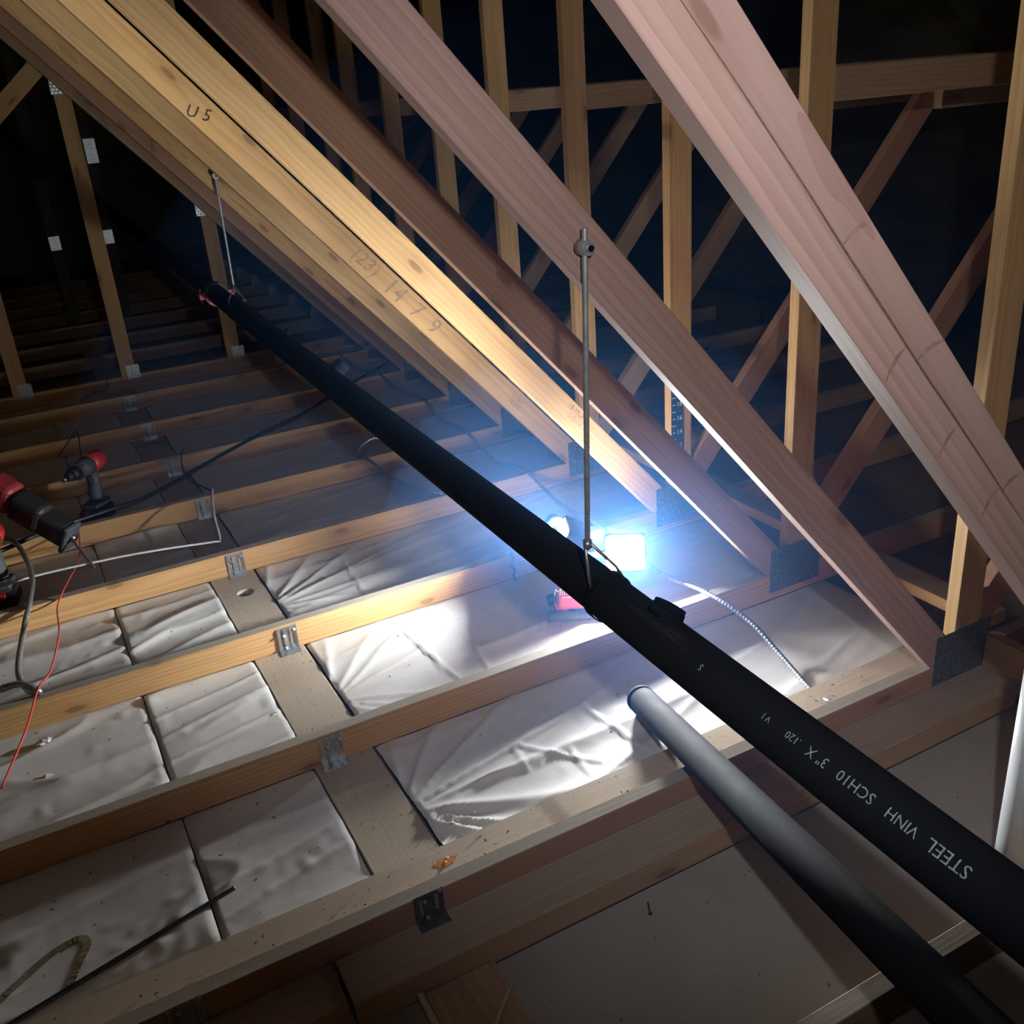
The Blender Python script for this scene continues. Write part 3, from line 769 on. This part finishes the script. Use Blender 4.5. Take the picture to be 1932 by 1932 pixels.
head((.145, 1.635, .052), (.28, .62, .73), (LX, LY + .03, LZ + .18), .024, LED_DIM)

# ------------------------------------------------------------------ cables
Zc = .009
tag(tube('armored_cable', [(.335, .70, -.05), (.36, .78, -.078), (.395, .95, -.06), (.40, 1.08, -.02), (.372, 1.24, .012), (.37, 1.5, -.02), (.375, 1.84, .012), (.40, 2.15, -.02), (.424, 2.46, .012), (.43, 2.75, -.03), (.45, 3.08, .012), (.475, 3.4, -.02), (.50, 3.69, .012), (.50, 4.0, -.02), (.495, 4.33, .012), (.48, 4.6, -.02), (.47, 4.95, .012)], .0075, GALV, None, 10, 8, True), 'long armored cable snaking over the joists right of the thick pipe', 'cable')
tag(tube('armored_cable', [(.10, 3.12, .02), (.04, 3.15, .05), (-.03, 3.14, .03), (-.059, 3.10, .012), (-.05, 3.04, .014), (-.035, 2.85, .0), (-.02, 2.66, .0), (.0, 2.51, .02), (.05, 2.45, .015)], .0075, GALV, None, 10, 8, True), 'short armored cable loop beside the thick pipe over the fourth and fifth joists', 'cable')
tag(tube('armored_cable', [(-1.50, 3.09, .02), (-1.433, 2.88, .06), (-1.405, 2.66, .03), (-1.425, 2.47, .012), (-1.455, 2.36, -.02), (-1.49, 2.12, -.04), (-1.47, 1.95, -.02), (-1.435, 1.85, .012), (-1.47, 1.88, .035), (-1.53, 1.90, .03), (-1.65, 1.92, .01)], .0095, GALV, None, 10, 8, True), 'grey armored cable curling down the left edge over the joists', 'cable')
tag(tube('squiggle_connector', [(.02, TY(3) - .010, .02), (.022, TY(3) - .012, -.01), (.016, TY(3) - .014, -.025), (.025, TY(3) - .016, -.045), (.019, TY(3) - .018, -.062), (.022, TY(3) - .022, -.082)], .0045, DGREY, None, 8, 8), 'short dark kinked connector hanging on the joist beside the thick pipe', 'connector')
tag(tube('white_cable', [(-1.75, 2.70, .0), (-1.52, 2.66, .012), (-1.373, 2.665, .012), (-1.148, 2.645, .012), (-.988, 2.63, .005), (-.80, 2.635, -.02), (-.770, 2.66, -.03), (-.752, 2.80, .02), (-.712, 3.0, .045), (-.698, 3.07, .012)], .0042, WHITEC, None, 8, 8), 'thin white cable stretched across the left bays', 'cable')
tag(tube('red_wire', [(-1.215, 3.07, .012), (-1.222, 3.03, .01), (-1.245, 2.82, -.02), (-1.30, 2.58, .0), (-1.325, 2.47, .012), (-1.352, 2.40, -.01), (-1.36, 2.20, .0), (-1.40, 1.98, .0), (-1.436, 1.84, .027), (-1.48, 1.70, .0), (-1.55, 1.50, -.02)], .0028, REDW, None, 8, 8), 'thin red wire hanging across the joists at the left edge', 'wire')
tag(tube('black_cable', [(-1.72, 2.86, .03), (-1.50, 2.93, .03), (-1.34, 3.02, .03), (-1.09, 3.12, .02), (-.95, 3.22, .0), (-.804, 3.33, .0), (-.58, 3.50, .01), (-.36, 3.66, .016), (-.2, 3.77, .016), (-.056, 3.87, .016), (.25, 4.15, .02), (.5, 4.33, .032), (.62, 4.4, .05)], .0085, BLACKC, None, 10, 8), 'black cable running diagonally behind the drill towards the thick pipe', 'cable')
for lab, pts in (('thin dark wire loop over the eighth joist', [(-1.02, 4.94, .01), (-1.0, 4.97, .03), (-.93, 5.1, .01), (-.86, 5.25, -.02), (-.83, 5.41, .012)]),
                 ('thin dark wire tied by the clip on the sixth joist', [(-.70, 3.69, .02), (-.73, 3.60, .0), (-.74, 3.4, -.03), (-.66, 3.2, -.05)]),
                 ('thin dark wire hanging over the seventh joist above the drill', [(-1.22, 4.1, -.02), (-1.13, 4.3, .012), (-1.10, 4.32, .02), (-1.115, 4.15, -.03), (-1.13, 3.95, -.05)])):
    tag(tube('tie_wire', pts, .0028, BLACKC, None, 6, 6), lab, 'wire', 'thin tie wires')

# ------------------------------------------------------------------ tools
def drill(loc, yaw_deg, label, pitch=0.0):
    e = empty('cordless_drill', loc, label, 'drill', 'cordless drills')
    M = Matrix.Translation(Vector(loc)) @ Matrix.Rotation(math.radians(yaw_deg), 4, 'Z') @ Matrix.Rotation(pitch, 4, 'Y') @ Matrix.Diagonal((1.16, 1.16, 1.16, 1))
    # local: nose towards +x, battery at z=0
    def put(name, bm, mt, off, rot=None, par=e, smooth=False):
        mw = M @ Matrix.Translation(off)
        if rot: mw = mw @ Matrix.Rotation(rot, 4, 'Y')
        return link(name, to_mesh(bm, name, mt, smooth), par, mw)
    put('battery', box_bm(.115, .075, .052, .010), BLACK, (.012, 0, .026))
    put('battery_stripe', box_bm(.118, .03, .014, .003), RED, (.012, 0, .046))
    put('battery_mount', box_bm(.095, .062, .022, .008), DGREY, (.005, 0, .062))
    bm = bmesh.new(); tube_bm(bm, catmull([(.0, 0, .065), (-.006, 0, .10), (-.016, 0, .14), (-.022, 0, .185)], 6), .021, 16, lambda i: .020 + .004 * math.sin(i * .25))
    put('grip', bm, DGREY, (0, 0, 0))
    bm = box_bm(.012, .018, .03, .004); put('trigger', bm, BLACK, (.012, 0, .155))
    bm = bmesh.new(); cyl_bm(bm, (-.085, 0, 0), (-.07, 0, 0), .024, .034, 24); cyl_bm(bm, (-.07, 0, 0), (.0, 0, 0), .034, .036, 24)
    put('motor_housing', bm, RED, (.0, 0, .205))
    bm = bmesh.new(); cyl_bm(bm, (.0, 0, 0), (.055, 0, 0), .034, .029, 24); cyl_bm(bm, (.055, 0, 0), (.068, 0, 0), .031, .031, 24)
    put('gear_housing', bm, DGREY, (.0, 0, .205))
    bm = bmesh.new(); cyl_bm(bm, (.068, 0, 0), (.10, 0, 0), .023, .021, 20); cyl_bm(bm, (.10, 0, 0), (.122, 0, 0), .020, .013, 20)
    put('chuck', bm, BLACK, (.0, 0, .205))
    bm = bmesh.new(); cyl_bm(bm, (.120, 0, 0), (.145, 0, 0), .008, .008, 14)
    put('bit_holder', bm, CHROME, (.0, 0, .205))
    return e
drill((-1.125, 3.34, -.088), -128, 'red and black cordless drill standing between the joists at the left')
drill((-1.505, 2.74, -.088), -100, 'second cordless drill with red battery cut off by the left frame edge')

sw_p = Vector((-1.262, 2.78, .085)); tipb = Vector((-1.208, 2.62, -.0)); 
sv = empty('reciprocating_saw', sw_p, 'dark reciprocating saw with a long blade at the left frame edge', 'saw')
ax = (Vector((-1.47, 2.98, .255)) - sw_p).normalized()
up = Vector((0, 0, 1)); sx_ = up.cross(ax).normalized(); su = ax.cross(sx_)
SM = Matrix((sx_, su, ax)).transposed().to_4x4(); SM.translation = sw_p; SM = SM @ Matrix.Diagonal((1.45, 1.45, 1.12, 1))
def sput(name, bm, mt, off): return link(name, to_mesh(bm, name, mt), sv, SM @ Matrix.Translation(off))
sput('shoe', box_bm(.055, .075, .018, .006), DGREY, (0, -.004, -.005))
bm = box_bm(.052, .062, .10, .012); sput('gear_nose', bm, BLACK, (0, 0, .05))
bm = box_bm(.066, .078, .12, .020); sput('gear_housing', bm, BLACK, (0, .006, .145))
bm = box_bm(.070, .082, .10, .022); sput('motor_housing', bm, RED_SHADE, (0, .010, .25))
bm = box_bm(.045, .05, .16, .018); sput('rear_handle', bm, BLACK, (0, .0, .37))
cyl('blade_clamp', sw_p - ax * .03, sw_p + ax * .01, .013, CHROME, sv, seg=14)
bd = (tipb - sw_p).normalized()
bm = bmesh.new(); Lb = (tipb - sw_p).length; side = bd.cross(Vector((.55, .8, .2))).normalized()
pv = []
for k in range(31):
    t = k / 30; w = .0095 if t < .93 else .0095 * (1 - (t - .93) / .07 * .7)
    tooth = .0025 if k % 2 else 0
    pv.append((bd * (Lb * t) + side * w, bd * (Lb * t) - side * (w - tooth)))
th = bd.cross(side) * .0007
fr = [(bm.verts.new(a + th), bm.verts.new(b + th)) for a, b in pv]; bk = [(bm.verts.new(a - th), bm.verts.new(b - th)) for a, b in pv]
for k in range(30):
    bm.faces.new((fr[k][0], fr[k + 1][0], fr[k + 1][1], fr[k][1])); bm.faces.new((bk[k][1], bk[k + 1][1], bk[k + 1][0], bk[k][0]))
    bm.faces.new((fr[k][0], bk[k][0], bk[k + 1][0], fr[k + 1][0])); bm.faces.new((fr[k][1], fr[k + 1][1], bk[k + 1][1], bk[k][1]))
link('blade', to_mesh(bm, 'blade', STEEL), sv, Matrix.Translation(sw_p))

tag(tube('wood_splinter', [(-.800, .366, -.103), (-.77, .395, -.102), (-.738, .424, -.103)], .0035, W_PLATE, None, 6, 3), 'pale wood splinter on the dark plank at the bottom edge', 'splinter')
for k_, (x_, y_) in enumerate(((-1.452, 1.735), (-1.456, 1.571))):
    bm = bmesh.new(); bmesh.ops.create_icosphere(bm, subdivisions=3, radius=.012 if k_ == 0 else .007)
    for v in bm.verts: v.co *= 1 + .6 * noise.noise(v.co * 160 + Vector((k_ * 9, 0, 0)))
    bmesh.ops.scale(bm, vec=(1.5, 1, .55), verts=bm.verts)
    tag(link('foam_scrap', to_mesh(bm, 'foam_scrap', LOGO), None, Matrix.Translation((x_, y_, -.073))), ('ragged white foam scrap on the left plastic sheet' if k_ == 0 else 'smaller white foam crumb nearer the camera on the left sheet'), 'foam scrap')
# screw lying on the grey board
s0 = Vector((-.408, .442, -.1205))
sc_e = empty('screw', s0, 'black screw lying on the grey board', 'screw')
cyl('shank', s0, s0 + Vector((.013, .026, 0)), .0016, BLACK, sc_e, seg=8)
cyl('screw_head', s0 - Vector((.0012, .0025, 0)), s0, .0038, BLACK, sc_e, seg=12)
# the brown mark belongs to the nearest left sheet
me = to_mesh(mark_me, 'mark', MARKM)
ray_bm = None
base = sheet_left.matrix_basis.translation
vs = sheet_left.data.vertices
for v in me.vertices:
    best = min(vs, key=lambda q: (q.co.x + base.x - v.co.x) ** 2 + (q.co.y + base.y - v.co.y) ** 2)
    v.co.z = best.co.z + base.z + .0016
st = link('mark', me, sheet_left, Matrix.Identity(4)); tag(st, 'hook-shaped brown mark')

# ------------------------------------------------------------------ lens glare
# spheres added to scatter blue like lens glare: thicker near the lamp, thinner beyond
for k, (rad, dens, lab) in enumerate(GLARE):
    hz = bpy.data.materials.new('lens_glare'); hz.use_nodes = True; nt = hz.node_tree; nt.nodes.remove(nt.nodes['Principled BSDF'])
    v = nt.nodes.new('ShaderNodeVolumeScatter'); v.inputs['Color'].default_value = (.13, .40, 1, 1); v.inputs['Density'].default_value = dens; v.inputs['Anisotropy'].default_value = .45
    nt.links.new(v.outputs[0], nt.nodes['Material Output'].inputs['Volume'])
    bm = bmesh.new(); bmesh.ops.create_icosphere(bm, subdivisions=4, radius=rad)
    o = link('lens_glare', to_mesh(bm, 'lens_glare', hz), None, Matrix.Translation((.18, 1.45, .12)))
    tag(o, lab, 'haze', kind='stuff')  # no real haze: added volume standing in for lens glare
